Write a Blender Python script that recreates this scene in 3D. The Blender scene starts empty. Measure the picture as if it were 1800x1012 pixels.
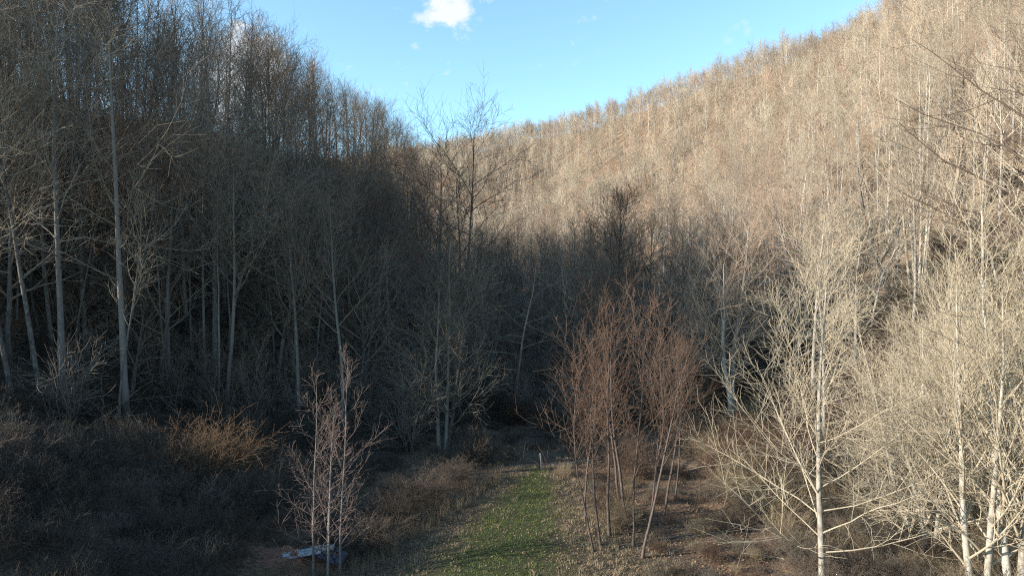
import bpy, math, random
import numpy as np
from mathutils import Vector

SC = bpy.context.scene
COL = SC.collection
# ---------------------------------------------------------------- camera
CAM = (0.0, 0.0, 17.0)
F = 1200.0                                   # focal length in pixels of the 1800 wide photo
cd = bpy.data.cameras.new('camera'); cd.sensor_width = 36; cd.lens = 24.0
cd.clip_start = 0.2; cd.clip_end = 12000
cam = bpy.data.objects.new('camera', cd); COL.objects.link(cam)
cam.location = CAM; cam.rotation_euler = (math.radians(90), 0, 0)
SC.camera = cam
# ---------------------------------------------------------------- sun + sky
SUN_EL = math.radians(19)
sx, sy = -0.96, -0.28
n_ = math.hypot(sx, sy); sx /= n_; sy /= n_
sl = bpy.data.lights.new('sun', 'SUN'); sl.energy = 5.0; sl.angle = math.radians(0.5); sl.color = (1, 0.91, 0.79)
sun = bpy.data.objects.new('sun', sl); COL.objects.link(sun)
sun.rotation_euler = Vector((sx*math.cos(SUN_EL), sy*math.cos(SUN_EL), math.sin(SUN_EL))).to_track_quat('Z', 'Y').to_euler()
W = bpy.data.worlds.new('World'); SC.world = W; W.use_nodes = True
nt = W.node_tree; nt.nodes.clear()
def N(t, typ, **kw):
    n = t.nodes.new(typ)
    for k, v in kw.items():
        if k == 'ins':
            for a, b in v.items(): n.inputs[a].default_value = b
        else: setattr(n, k, v)
    return n
sky = N(nt, 'ShaderNodeTexSky', sky_type='NISHITA', sun_disc=False, sun_elevation=SUN_EL,
        sun_rotation=math.atan2(sx, sy), air_density=1.0, dust_density=0.3, ozone_density=1.6)
bgn = N(nt, 'ShaderNodeBackground', ins={'Strength': 0.15})
outw = N(nt, 'ShaderNodeOutputWorld')
tcw = N(nt, 'ShaderNodeTexCoord')
nzw = N(nt, 'ShaderNodeTexNoise', ins={'Scale': 30.0, 'Detail': 8.0, 'Roughness': 0.68})
mpw = N(nt, 'ShaderNodeMapping'); mpw.inputs['Scale'].default_value = (1, 1, 1.5)
nt.links.new(tcw.outputs['Generated'], mpw.inputs[0]); nt.links.new(mpw.outputs[0], nzw.inputs['Vector'])
def cloud(u, v, rad, lo, strength, prev):
    d = Vector(((u-900)/F, 1.0, (506-v)/F)).normalized()
    dist = N(nt, 'ShaderNodeVectorMath', operation='DISTANCE'); dist.inputs[1].default_value = d
    nt.links.new(tcw.outputs['Generated'], dist.inputs[0])
    mr = N(nt, 'ShaderNodeMapRange', interpolation_type='SMOOTHSTEP'); mr.inputs[1].default_value = 0; mr.inputs[2].default_value = rad
    mr.inputs[3].default_value = 1; mr.inputs[4].default_value = 0
    nt.links.new(dist.outputs['Value'], mr.inputs[0])
    ad = N(nt, 'ShaderNodeMath', operation='MULTIPLY_ADD'); ad.inputs[1].default_value = 0.42
    nt.links.new(mr.outputs[0], ad.inputs[0]); nt.links.new(nzw.outputs['Fac'], ad.inputs[2])
    m2 = N(nt, 'ShaderNodeMapRange', interpolation_type='SMOOTHSTEP'); m2.inputs[1].default_value = lo; m2.inputs[2].default_value = lo+0.26
    m2.inputs[3].default_value = 0; m2.inputs[4].default_value = strength
    nt.links.new(ad.outputs[0], m2.inputs[0])
    if prev is None: return m2.outputs[0]
    mx = N(nt, 'ShaderNodeMath', operation='MAXIMUM'); nt.links.new(prev, mx.inputs[0]); nt.links.new(m2.outputs[0], mx.inputs[1])
    return mx.outputs[0]
cl = cloud(802, -2, 0.085, 0.66, 0.95, None)
cl = cloud(752, 26, 0.045, 0.72, 0.7, cl)
cl = cloud(427, 150, 0.12, 0.60, 0.9, cl)
cl = cloud(726, 80, 0.018, 0.78, 0.5, cl)
cl = cloud(1278, 66, 0.03, 0.80, 0.35, cl)
cl = cloud(1315, 58, 0.02, 0.80, 0.3, cl)
tint = N(nt, 'ShaderNodeMix', data_type='RGBA', blend_type='MULTIPLY'); tint.inputs[0].default_value = 1.0
tint.inputs[7].default_value = (0.90, 1.07, 1.06, 1)
nt.links.new(sky.outputs[0], tint.inputs[6])
mixc = N(nt, 'ShaderNodeMix', data_type='RGBA'); mixc.inputs[7].default_value = (2.9, 3.05, 3.2, 1)
nt.links.new(cl, mixc.inputs[0]); nt.links.new(tint.outputs[2], mixc.inputs[6])
nt.links.new(mixc.outputs[2], bgn.inputs['Color']); nt.links.new(bgn.outputs[0], outw.inputs[0])
SC.view_settings.view_transform = 'Standard'; SC.view_settings.look = 'None'
SC.view_settings.exposure = 1.2; SC.view_settings.gamma = 1
SC.view_settings.use_curve_mapping = False
SC.cycles.max_bounces = 4; SC.cycles.diffuse_bounces = 3; SC.cycles.glossy_bounces = 2
SC.cycles.use_denoising = False; SC.cycles.denoising_prefilter = 'ACCURATE'
SC.cycles.pixel_filter_type = 'BLACKMAN_HARRIS'; SC.cycles.filter_width = 1.15

# ---------------------------------------------------------------- helpers
def tag(o, label=None, cat=None, group=None, kind=None):
    if label: o['label'] = label
    if cat: o['category'] = cat
    if group: o['group'] = group
    if kind: o['kind'] = kind
    return o
def empty(name, loc=(0, 0, 0), rz=0.0):
    o = bpy.data.objects.new(name, None); COL.objects.link(o)
    o.location = loc; o.rotation_euler = (0, 0, rz); o.empty_display_size = 0.5
    return o
def obj(name, me, parent=None, link=True):
    o = bpy.data.objects.new(name, me)
    if link: COL.objects.link(o)
    if parent is not None: o.parent = parent
    return o
class MB:
    """collects numpy chunks of verts and quad/tri faces"""
    def __init__(s): s.v = []; s.q = []; s.t = []; s.qm = []; s.tm = []; s.n = 0
    def add(s, V, quads=None, tris=None, mat=0):
        V = np.asarray(V, dtype=np.float32).reshape(-1, 3)
        if quads is not None and len(quads):
            Q = np.asarray(quads, dtype=np.int32).reshape(-1, 4) + s.n; s.q.append(Q); s.qm.append(np.full(len(Q), mat, np.int32))
        if tris is not None and len(tris):
            T = np.asarray(tris, dtype=np.int32).reshape(-1, 3) + s.n; s.t.append(T); s.tm.append(np.full(len(T), mat, np.int32))
        s.v.append(V); s.n += len(V)
    def mesh(s, name, mats, smooth=True):
        me = bpy.data.meshes.new(name)
        V = np.concatenate(s.v)
        Q = np.concatenate(s.q) if s.q else np.zeros((0, 4), np.int32)
        T = np.concatenate(s.t) if s.t else np.zeros((0, 3), np.int32)
        me.vertices.add(len(V)); me.vertices.foreach_set('co', V.ravel())
        me.loops.add(Q.size + T.size)
        me.loops.foreach_set('vertex_index', np.concatenate([Q.ravel(), T.ravel()]))
        me.polygons.add(len(Q) + len(T))
        ls = np.concatenate([np.arange(len(Q))*4, Q.size + np.arange(len(T))*3]).astype(np.int32)
        me.polygons.foreach_set('loop_start', ls)
        mi = np.concatenate(s.qm + s.tm) if (s.qm or s.tm) else np.zeros(0, np.int32)
        for m in mats: me.materials.append(m)
        me.polygons.foreach_set('material_index', mi)
        if smooth: me.polygons.foreach_set('use_smooth', np.ones(len(Q)+len(T), bool))
        me.update(calc_edges=True)
        return me
def nrm(a): return a/np.maximum(np.linalg.norm(a, axis=-1, keepdims=True), 1e-9)
def tubes(mb, P, R, k, mat=0):
    """P (N,S,3) polylines, R (N,S) radii -> k sided tubes"""
    Nn, S, _ = P.shape
    T = np.empty_like(P); T[:, 1:-1] = P[:, 2:]-P[:, :-2]; T[:, 0] = P[:, 1]-P[:, 0]; T[:, -1] = P[:, -1]-P[:, -2]
    T = nrm(T)
    ax = nrm(P[:, -1]-P[:, 0]); ref = np.cross(ax, np.array([0.31, 0.87, 0.37])); ref = nrm(ref)[:, None, :]
    A = nrm(ref - T*np.sum(T*ref, -1, keepdims=True)); B = np.cross(T, A)
    th = np.arange(k)*2*math.pi/k
    V = P[:, :, None, :] + R[:, :, None, None]*(A[:, :, None, :]*np.cos(th)[None, None, :, None] + B[:, :, None, :]*np.sin(th)[None, None, :, None])
    i = (np.arange(Nn)[:, None, None]*S + np.arange(S-1)[None, :, None])*k
    j = np.arange(k)[None, None, :]; j2 = (j+1) % k
    Q = np.stack([i+j, i+j2, i+k+j2, i+k+j], -1)
    mb.add(V, quads=Q, mat=mat)
def grow(rng, P0, D, L, R0, R1, seg, wander, up, pull=None):
    P = [P0]; d = nrm(D)
    for s in range(seg):
        d = d + rng.normal(0, wander, d.shape); d[:, 2] += up
        if pull is not None: d = d + pull
        d = nrm(d); P.append(P[-1] + d*(L/seg)[:, None])
    P = np.stack(P, 1); t = np.linspace(0, 1, seg+1)
    R = R0[:, None]*(1-t) + R1[:, None]*t
    return P, R
def spawn(rng, P, R, L, n, t0, t1, a0, a1, l0, l1, rk, rmin, jit=0.25):
    """n children per parent. angle a0->a1 (deg), length l0->l1 (times parent length) along t"""
    Nn, S, _ = P.shape
    t = t0 + (t1-t0)*((np.arange(n)[None, :] + rng.random((Nn, n)))/n)
    f = np.clip(t*(S-1), 0, S-1.001); i = f.astype(int); w = (f-i)[..., None]
    ar = np.arange(Nn)[:, None]
    pos = P[ar, i]*(1-w) + P[ar, i+1]*w
    tan = nrm(P[ar, i+1]-P[ar, i]); rad = R[ar, i]*(1-w[..., 0]) + R[ar, i+1]*w[..., 0]
    tt = (t-t0)/max(t1-t0, 1e-6)
    az = np.arange(n)[None, :]*2.4 + rng.random((Nn, 1))*6.28 + rng.normal(0, 0.5, (Nn, n))
    ref = np.cross(tan, np.array([0.2, 0.3, 0.93])+0*tan); bad = np.linalg.norm(ref, axis=-1) < 0.05
    ref[bad] = np.array([1.0, 0, 0]); A = nrm(ref); B = np.cross(tan, A)
    perp = A*np.cos(az)[..., None] + B*np.sin(az)[..., None]
    an = np.radians(a0+(a1-a0)*tt + rng.normal(0, 7, t.shape))[..., None]
    D = tan*np.cos(an) + perp*np.sin(an)
    Lc = L[:, None]*(l0+(l1-l0)*tt)*(1+jit*rng.normal(0, 1, t.shape).clip(-2, 2))
    Lc = np.maximum(Lc, 0.08)
    Rc = np.maximum(rad*rk, rmin)
    return pos.reshape(-1, 3), D.reshape(-1, 3), Lc.ravel(), Rc.ravel()

# tree families -------------------------------------------------------------
def tree_geo(seed, H=26, r=0.30, clear=0.45, lean=(0, 0), stems=1, spread=0.15, trunk_wander=0.015,
             n1=26, a1=(60, 25), l1=(0.30, 0.10), up1=0.09, w1=0.10, n2=7, a2=(48, 35), l2=(0.55, 0.3), up2=0.05,
             n3=7, l3=(0.5, 0.3), n4=0, rmin=0.012, pull=None, taper=0.18, rk1=0.45, k0=7, seg0=10, stem_r=0.3, stem_len=None, fork=None,
             twig_up=0.06, tw=0.16, t_end=0.99):
    """returns (list of trunk MBs, crown MB)"""
    rng = np.random.default_rng(seed)
    trunks = []; crown = MB(); Ps = []; Rs = []; Ls = []
    for s in range(stems):
        a = 6.283*(s+rng.random()*0.7)/max(stems, 1); off = stem_r if stems > 1 else 0
        P0 = np.array([[math.cos(a)*off, math.sin(a)*off, -0.5]])
        sp = spread if stems > 1 else 0.0
        D = np.array([[lean[0]+math.cos(a)*sp, lean[1]+math.sin(a)*sp, 1.0]])
        hh = H*(1.0 if s == 0 else rng.uniform(0.75, 1.0))
        L = np.array([hh+0.5])
        P, R = grow(rng, P0, D, L, np.array([r]), np.array([r*taper]), seg0, trunk_wander, 0.02 if stems > 1 or lean != (0, 0) else 0.0)
        R[:, 0] *= 1.35
        mb = MB(); tubes(mb, P, R, k0); trunks.append(mb); Ps.append(P); Rs.append(R); Ls.append(L)
    P = np.concatenate(Ps); R = np.concatenate(Rs); L = np.concatenate(Ls)
    p, d, l, rr = spawn(rng, P, R, L, n1, clear, t_end, a1[0], a1[1], l1[0], l1[1], rk1, rmin*2.0)
    # tips carry on as a leading shoot
    P1, R1 = grow(rng, p, d, l, rr, np.maximum(rr*0.25, rmin), 6, w1, up1, pull)
    tubes(crown, P1, R1, 4)
    p, d, l, rr = spawn(rng, P1, R1, l, n2, 0.22, 0.97, a2[0], a2[1], l2[0], l2[1], 0.6, rmin*1.3)
    P2, R2 = grow(rng, p, d, l, rr, np.maximum(rr*0.4, rmin*0.8), 4, w1*1.3, up2, pull)
    tubes(crown, P2, R2, 3)
    if n3:
        p, d, l, rr = spawn(rng, P2, R2, l, n3, 0.15, 0.97, 45, 32, l3[0], l3[1], 0.6, rmin)
        P3, R3 = grow(rng, p, d, l, rr, rr*0.55, 2, tw, twig_up, pull)
        tubes(crown, P3, R3, 3)
        if n4:
            p, d, l, rr = spawn(rng, P3, R3, l, n4, 0.2, 0.95, 42, 32, 0.5, 0.35, 0.8, rmin*0.8)
            P4, R4 = grow(rng, p, d, l, rr, rr*0.6, 2, tw, twig_up, pull)
            tubes(crown, P4, R4, 3)
    return trunks, crown
def shrub_geo(seed, H=2.6, n=26, lean=35, n2=7, n3=5, r=0.02, rmin=0.007, up=0.05, w=0.14, base=0.5, droop=0.0, seg=5, l2=(0.55, 0.3)):
    rng = np.random.default_rng(seed); mb = MB()
    a = rng.random(n)*6.283; b = base*np.sqrt(rng.random(n)); p = np.stack([np.cos(a)*b, np.sin(a)*b, np.full(n, -0.1)], 1)
    th = np.radians(np.abs(rng.normal(0, lean, n)).clip(0, 80)); a2 = a+rng.normal(0, 0.8, n)
    d = np.stack([np.cos(a2)*np.sin(th), np.sin(a2)*np.sin(th), np.cos(th)], 1)
    L = H*rng.uniform(0.6, 1.15, n); R = np.full(n, r)
    P1, R1 = grow(rng, p, d, L, R, R*0.4, seg, w, up-droop); tubes(mb, P1, R1, 4)
    p, d, l, rr = spawn(rng, P1, R1, L, n2, 0.2, 0.97, 50, 35, l2[0], l2[1], 0.6, rmin)
    P2, R2 = grow(rng, p, d, l, rr, rr*0.6, 3, w*1.2, up-droop); tubes(mb, P2, R2, 3)
    if n3:
        p, d, l, rr = spawn(rng, P2, R2, l, n3, 0.2, 0.97, 50, 35, 0.5, 0.35, 0.8, rmin)
        P3, R3 = grow(rng, p, d, l, rr, rr*0.7, 2, w*1.3, 0.02-droop); tubes(mb, P3, R3, 3)
    return mb

# ---------------------------------------------------------------- materials
def bark(name, cols, rough=0.9, scale=(9, 9, 2.5), var=0.5, rand=0.25, bump=0.25, patches=None):
    m = bpy.data.materials.new(name); m.use_nodes = True; t = m.node_tree; t.nodes.clear()
    o = N(t, 'ShaderNodeOutputMaterial'); b = N(t, 'ShaderNodeBsdfPrincipled', ins={'Roughness': rough, 'Specular IOR Level': 0.25})
    tc = N(t, 'ShaderNodeTexCoord'); mp = N(t, 'ShaderNodeMapping'); mp.inputs['Scale'].default_value = scale
    t.links.new(tc.outputs['Object'], mp.inputs[0])
    nz = N(t, 'ShaderNodeTexNoise', ins={'Scale': 1.0, 'Detail': 4.0, 'Roughness': 0.65}); t.links.new(mp.outputs[0], nz.inputs['Vector'])
    cr = N(t, 'ShaderNodeValToRGB'); cr.color_ramp.elements[0].position = 0.5-var*0.4; cr.color_ramp.elements[1].position = 0.5+var*0.4
    cr.color_ramp.elements[0].color = (*cols[0], 1); cr.color_ramp.elements[1].color = (*cols[1], 1)
    t.links.new(nz.outputs['Fac'], cr.inputs[0])
    last = cr.outputs[0]
    if patches:
        n2 = N(t, 'ShaderNodeTexNoise', ins={'Scale': 1.7, 'Detail': 3.0}); t.links.new(tc.outputs['Object'], n2.inputs['Vector'])
        r2 = N(t, 'ShaderNodeMapRange'); r2.inputs[1].default_value = 0.5; r2.inputs[2].default_value = 0.6
        t.links.new(n2.outputs['Fac'], r2.inputs[0])
        mx = N(t, 'ShaderNodeMix', data_type='RGBA'); mx.inputs[7].default_value = (*patches, 1)
        t.links.new(r2.outputs[0], mx.inputs[0]); t.links.new(last, mx.inputs[6]); last = mx.outputs[2]
    oi = N(t, 'ShaderNodeObjectInfo')
    # per plant tint: from the second to the third colour, and lightness
    if len(cols) > 2:
        mx = N(t, 'ShaderNodeMix', data_type='RGBA'); mx.inputs[7].default_value = (*cols[2], 1)
        pw = N(t, 'ShaderNodeMath', operation='POWER'); pw.inputs[1].default_value = 2.2
        t.links.new(oi.outputs['Random'], pw.inputs[0]); t.links.new(pw.outputs[0], mx.inputs[0]); t.links.new(last, mx.inputs[6]); last = mx.outputs[2]
    ml = N(t, 'ShaderNodeMath', operation='MULTIPLY'); ml.inputs[1].default_value = 7.31
    fr = N(t, 'ShaderNodeMath', operation='FRACT'); t.links.new(oi.outputs['Random'], ml.inputs[0]); t.links.new(ml.outputs[0], fr.inputs[0])
    mr = N(t, 'ShaderNodeMapRange'); mr.inputs[3].default_value = 1-rand; mr.inputs[4].default_value = 1+rand
    t.links.new(fr.outputs[0], mr.inputs[0])
    vm = N(t, 'ShaderNodeVectorMath', operation='SCALE'); t.links.new(last, vm.inputs[0]); t.links.new(mr.outputs[0], vm.inputs['Scale'])
    t.links.new(vm.outputs[0], b.inputs['Base Color'])
    if bump:
        bm = N(t, 'ShaderNodeBump', ins={'Strength': bump, 'Distance': 0.04}); t.links.new(nz.outputs['Fac'], bm.inputs['Height']); t.links.new(bm.outputs[0], b.inputs['Normal'])
    t.links.new(b.outputs[0], o.inputs[0])
    return m
M = {}
M['trunk'] = bark('bark_grey_shaded', [(0.0298, 0.0255, 0.0221), (0.17, 0.153, 0.1318), (0.2125, 0.1913, 0.17)], patches=(0.085, 0.0765, 0.0663), scale=(7, 7, 2.0), var=0.3, bump=0.5)  # bark darkened: shade of left slope and valley put into the colour
M['twig'] = bark('twig_grey_tan_shaded', [(0.118, 0.0974, 0.0741), (0.2124, 0.1777, 0.1363), (0.2006, 0.1375, 0.0981)], scale=(1, 1, 1), bump=0, rand=0.3)  # twigs of the shaded trees, shade put into the colour too
M['ltrunk'] = bark('bark_sunlit', [(0.1825, 0.1628, 0.1364), (0.3536, 0.3203, 0.2729), (0.3765, 0.3423, 0.2938)], rand=0.25)  # bark brightened: sunlight on the right slopes put into the colour
M['ltwig'] = bark('twig_straw_grey_sunlit', [(0.2423, 0.2071, 0.1536), (0.4287, 0.3683, 0.2803), (0.3541, 0.2578, 0.1899)], scale=(1, 1, 1), bump=0, rand=0.38)  # twigs of the sunlit slopes, sunlight put into the colour too
M['rusty'] = bark('twig_rusty', [(0.24, 0.152, 0.104), (0.368, 0.24, 0.168)], scale=(1, 1, 1), bump=0, rand=0.15)
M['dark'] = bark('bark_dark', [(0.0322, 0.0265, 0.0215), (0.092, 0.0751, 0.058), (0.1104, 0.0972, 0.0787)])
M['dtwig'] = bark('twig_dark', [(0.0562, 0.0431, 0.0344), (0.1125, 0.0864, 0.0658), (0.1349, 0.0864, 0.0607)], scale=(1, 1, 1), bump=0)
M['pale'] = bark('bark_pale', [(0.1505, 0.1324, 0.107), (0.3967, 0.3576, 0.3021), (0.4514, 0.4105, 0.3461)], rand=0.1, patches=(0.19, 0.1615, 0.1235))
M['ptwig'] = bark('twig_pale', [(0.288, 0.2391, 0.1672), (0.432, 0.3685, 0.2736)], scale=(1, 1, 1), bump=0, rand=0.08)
M['red'] = bark('bark_reddish', [(0.0473, 0.0351, 0.0304), (0.1215, 0.0945, 0.081)], rand=0.15)
M['rtwig'] = bark('twig_red', [(0.0723, 0.0433, 0.0307), (0.1318, 0.0816, 0.0565), (0.1105, 0.0791, 0.0606)], scale=(1, 1, 1), bump=0, rand=0.3)
M['dtwig2'] = bark('twig_grey', [(0.117, 0.1022, 0.0864), (0.199, 0.176, 0.146), (0.1756, 0.1307, 0.0973)], scale=(1, 1, 1), bump=0, rand=0.3)
M['mtwig'] = bark('twig_light_grey', [(0.1632, 0.1366, 0.1049), (0.2784, 0.2367, 0.1804)], scale=(1, 1, 1), bump=0, rand=0.2)
M['sapt'] = bark('bark_young', [(0.132, 0.114, 0.102), (0.216, 0.192, 0.174)], rand=0.1)
M['saptw'] = bark('twig_young', [(0.1265, 0.0895, 0.0757), (0.1897, 0.1421, 0.1226)], scale=(1, 1, 1), bump=0, rand=0.1)
M['brown'] = bark('twig_brown', [(0.0533, 0.0418, 0.0326), (0.1264, 0.0969, 0.0726), (0.1053, 0.0943, 0.0752)], scale=(1, 1, 1), bump=0, rand=0.35)
M['orange'] = bark('twig_orange', [(0.1381, 0.0795, 0.045), (0.221, 0.145, 0.0829)], scale=(1, 1, 1), bump=0, rand=0.2)
M['straw'] = bark('dry_straw', [(0.1488, 0.1116, 0.0682), (0.248, 0.1984, 0.1302)], scale=(2, 2, 2), bump=0, rand=0.2)
M['russet'] = bark('russet_leaf', [(0.192, 0.072, 0.024), (0.336, 0.152, 0.064)], scale=(3, 3, 3), bump=0, rand=0.2)
M['leaf'] = bark('leaf_litter', [(0.07, 0.042, 0.0245), (0.252, 0.175, 0.112)], scale=(5, 5, 5), bump=0, rand=0.0, var=0.3)
M['green'] = bark('short_grass', [(0.048, 0.068, 0.020), (0.19, 0.215, 0.06)], scale=(1.3, 1.3, 1.3), bump=0, rand=0.0, var=0.5)

# ---------------------------------------------------------------- terrain
CP = np.array([
 # valley floor
 (0,-250,0),(0,-60,0),(-10,0,0),(10,0,0),(0,40,0),(3,64,0),(2,80,0),(1,110,2),(-5,150,5),(-12,200,9),(-30,300,18),(-60,420,38),(-100,560,85),(-130,700,130),
 (20,20,0),(19,40,.2),(22,64,.6),(24,80,1.6),(30,110,4),(20,140,6),(30,170,12),
 (-12,20,0),(-13,40,0),(-15,60,.4),(-13,80,1),(-15,110,3),(-21,150,8),(-20,180,12),
 # left bank and spur; unseen near crest shaped to throw the valley shade
 (-34,60,5.3),(-31,70,6.3),(-24,50,2.6),(-22,40,2.5),(-30,40,5.5),(-26,20,3.5),(-42,60,12),(-46,76,20),(-37,100,17),(-27,112,12),(-33,140,27),(-32,125,20),(-30,165,28),
 (-50,-60,6),(-50,0,8),(-54,32,13),(-56,44,16),(-60,60,32),(-66,72,40),(-74,95,46),(-60,110,42),(-51,130,42),(-42,166,47),(-34,190,44),(-30,215,30),(-32,250,19),
 (-78,-30,6),(-100,40,8),(-115,95,26),(-95,130,20),(-80,170,18),(-85,210,8),(-160,100,0),(-150,0,-5),(-300,0,-10),(-300,300,-5),(-90,300,8),(-200,450,30),(-600,300,0),(-600,-200,0),
 # right slope
 (35,40,4),(42,60,9),(50,85,15),(60,100,22),(73,110,31),(46,120,13),(46,40,9.5),(62,30,18),(95,110,48),(80,60,32),(110,200,66),(60,200,27),(150,250,101),(100,300,74),(55,300,40),(120,400,114),
 (60,450,92),(0,450,58),(20,560,120),(-50,620,125),(40,20,3),(45,-60,5),(90,-40,30),
 # far crest line
 (225,300,165),(212,370,153),(175,420,156),(140,480,160),(93,560,158),(53,640,162),(0,720,166),(-67,800,168),(-147,880,172),(-260,920,150),(-420,900,120),(-700,900,90),
 (265,200,150),(260,100,125),(240,0,100),(200,-100,70),
 (320,500,140),(220,700,130),(60,1000,130),(-200,1200,120),(600,1000,120),(600,400,120),(600,0,100),(400,-300,60),
 (-2500,3500,60),(2500,3500,60),(0,3000,90),(-2500,-1000,0),(2500,-1000,40),(0,-1500,0)], dtype=float)
def _phi(d): return np.sqrt(d*d+8.0**2)
_A = _phi(np.linalg.norm(CP[:, None, :2]-CP[None, :, :2], axis=-1))
_n = len(CP); _S = np.zeros((_n+3, _n+3)); _S[:_n, :_n] = _A; _S[:_n, _n:] = np.c_[np.ones(_n), CP[:, :2]/100]; _S[_n:, :_n] = _S[:_n, _n:].T
_W = np.linalg.solve(_S, np.r_[CP[:, 2], 0, 0, 0])
CREEK = [(-16, 96), (-9, 90), (-3.5, 85), (1, 81), (5.3, 76.5), (12, 74), (17, 66), (15, 55), (16.5, 45), (15, 34), (18, 20), (18, -40)]   # upper end first
def seg_dist(x, y, pts):
    best = np.full(x.shape, 1e9)
    for (ax, ay), (bx, by) in zip(pts[:-1], pts[1:]):
        dx, dy = bx-ax, by-ay; t = np.clip(((x-ax)*dx+(y-ay)*dy)/(dx*dx+dy*dy), 0, 1)
        best = np.minimum(best, np.hypot(x-ax-t*dx, y-ay-t*dy))
    return best
def H(x, y):
    x = np.asarray(x, float); y = np.asarray(y, float); sh = x.shape; x = x.ravel(); y = y.ravel(); z = np.empty_like(x)
    for i in range(0, len(x), 20000):
        xs, ys = x[i:i+20000], y[i:i+20000]
        d = np.hypot(xs[:, None]-CP[:, 0], ys[:, None]-CP[:, 1])
        z[i:i+20000] = _phi(d) @ _W[:_n] + _W[_n] + _W[_n+1]*xs/100 + _W[_n+2]*ys/100
    am = np.clip(np.abs(z)/6, 0.12, 1.0)
    z = z + am*(0.9*np.sin(x*0.11+y*0.05)*np.sin(y*0.09-x*0.03+1) + 0.35*np.sin(x*0.37+1.3)*np.sin(y*0.33+0.4) + 0.12*np.sin(x*1.1+y*.7)*np.sin(y*1.3-x*.4))
    far = np.clip((np.hypot(x, y-300)-250)/400, 0, 1)
    z = z + far*(5*np.sin(x*0.021+y*0.013)+3*np.sin(y*0.041-x*0.02))
    cd_ = seg_dist(x, y, CREEK)
    z = z - np.where(y > 66, 1.9, 0.3)*np.clip(1.3-cd_+0.3*np.sin(x*2.1)*np.sin(y*1.7), 0, 1)
    return z.reshape(sh)
def h1(x, y): return float(H(np.array([x]), np.array([y]))[0])
def ramp_axis(a, b, fine0, fine1, ds, g=1.13):
    v = list(np.arange(fine0, fine1+1e-6, ds)); s = ds
    while v[-1] < b: s *= g; v.append(v[-1]+s)
    s = ds
    while v[0] > a: s *= g; v.insert(0, v[0]-s)
    return np.array(v)
gx = ramp_axis(-5200, 5200, -40, 45, 0.5, 1.06); gy = ramp_axis(-3500, 6500, 28, 100, 0.5, 1.05)
X, Y = np.meshgrid(gx, gy); Z = H(X, Y)
PATH = [(-2.0, -40, 5.5), (-2.4, 20, 7.0), (-1.4, 40, 5.0), (0.6, 52, 3.3), (1.9, 59, 2.0), (2.4, 63.5, 0.9)]
def path_side(x, y):
    py = [p[1] for p in PATH]; c = np.interp(y, py, [p[0] for p in PATH]); w = np.interp(y, py, [p[2] for p in PATH])
    return np.where(y > 65, 3.0, np.abs(x-c)/w)
mb = MB(); ny, nx = X.shape
idx = np.arange(ny*nx).reshape(ny, nx)
mb.add(np.stack([X, Y, Z], -1), quads=np.stack([idx[:-1, :-1], idx[:-1, 1:], idx[1:, 1:], idx[1:, :-1]], -1))
gm = bpy.data.materials.new('forest_floor'); gm.use_nodes = True; t = gm.node_tree; t.nodes.clear()
o = N(t, 'ShaderNodeOutputMaterial'); b = N(t, 'ShaderNodeBsdfPrincipled', ins={'Roughness': 0.95, 'Specular IOR Level': 0.15})
tc = N(t, 'ShaderNodeTexCoord')
def noise(t, tc, scale, detail=5, rough=0.6):
    n = N(t, 'ShaderNodeTexNoise', ins={'Scale': scale, 'Detail': detail, 'Roughness': rough}); t.links.new(tc.outputs['Object'], n.inputs['Vector']); return n
def ramp(t, src, stops):
    c = N(t, 'ShaderNodeValToRGB'); e = c.color_ramp.elements
    while len(e) < len(stops): e.new(0.5)
    for i, (p, col) in enumerate(stops): e[i].position = p; e[i].color = (*col, 1)
    t.links.new(src, c.inputs[0]); return c.outputs[0]
def mixn(t, fac, a, bb):
    m = N(t, 'ShaderNodeMix', data_type='RGBA'); t.links.new(fac, m.inputs[0]); t.links.new(a, m.inputs[6]); t.links.new(bb, m.inputs[7]); return m.outputs[2]
n1 = noise(t, tc, 3.5, 8, 0.75); n2 = noise(t, tc, 0.12, 4); n3 = noise(t, tc, 0.9, 6, 0.7); n4 = noise(t, tc, 9.0, 4, 0.7)
litter = ramp(t, n1.outputs['Fac'], [(0.32, (0.035, 0.023, 0.016)), (0.5, (0.12, 0.076, 0.047)), (0.64, (0.27, 0.175, 0.105))])
litter2 = ramp(t, n1.outputs['Fac'], [(0.32, (0.03, 0.024, 0.019)), (0.5, (0.085, 0.064, 0.046)), (0.66, (0.18, 0.14, 0.10))])
r2 = ramp(t, n2.outputs['Fac'], [(0.42, (0, 0, 0)), (0.58, (1, 1, 1))])
base = mixn(t, r2, litter, litter2)
green = ramp(t, n1.outputs['Fac'], [(0.3, (0.016, 0.020, 0.008)), (0.52, (0.045, 0.052, 0.020)), (0.7, (0.085, 0.08, 0.038))])
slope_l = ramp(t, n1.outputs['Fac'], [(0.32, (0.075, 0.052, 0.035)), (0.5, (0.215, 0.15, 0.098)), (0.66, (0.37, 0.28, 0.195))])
dry = ramp(t, n1.outputs['Fac'], [(0.3, (0.035, 0.028, 0.017)), (0.52, (0.085, 0.067, 0.042)), (0.7, (0.17, 0.135, 0.085))])
at = N(t, 'ShaderNodeAttribute', attribute_name='zone')
sep = N(t, 'ShaderNodeSeparateColor'); t.links.new(at.outputs['Color'], sep.inputs[0])
def edge(src, nz, lo, hi):
    a = N(t, 'ShaderNodeMath', operation='MULTIPLY_ADD'); a.inputs[1].default_value = 0.7; t.links.new(nz, a.inputs[0]); t.links.new(src, a.inputs[2])
    m = N(t, 'ShaderNodeMapRange'); m.inputs[1].default_value = lo; m.inputs[2].default_value = hi; m.interpolation_type = 'SMOOTHSTEP'; t.links.new(a.outputs[0], m.inputs[0]); return m.outputs[0]
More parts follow.
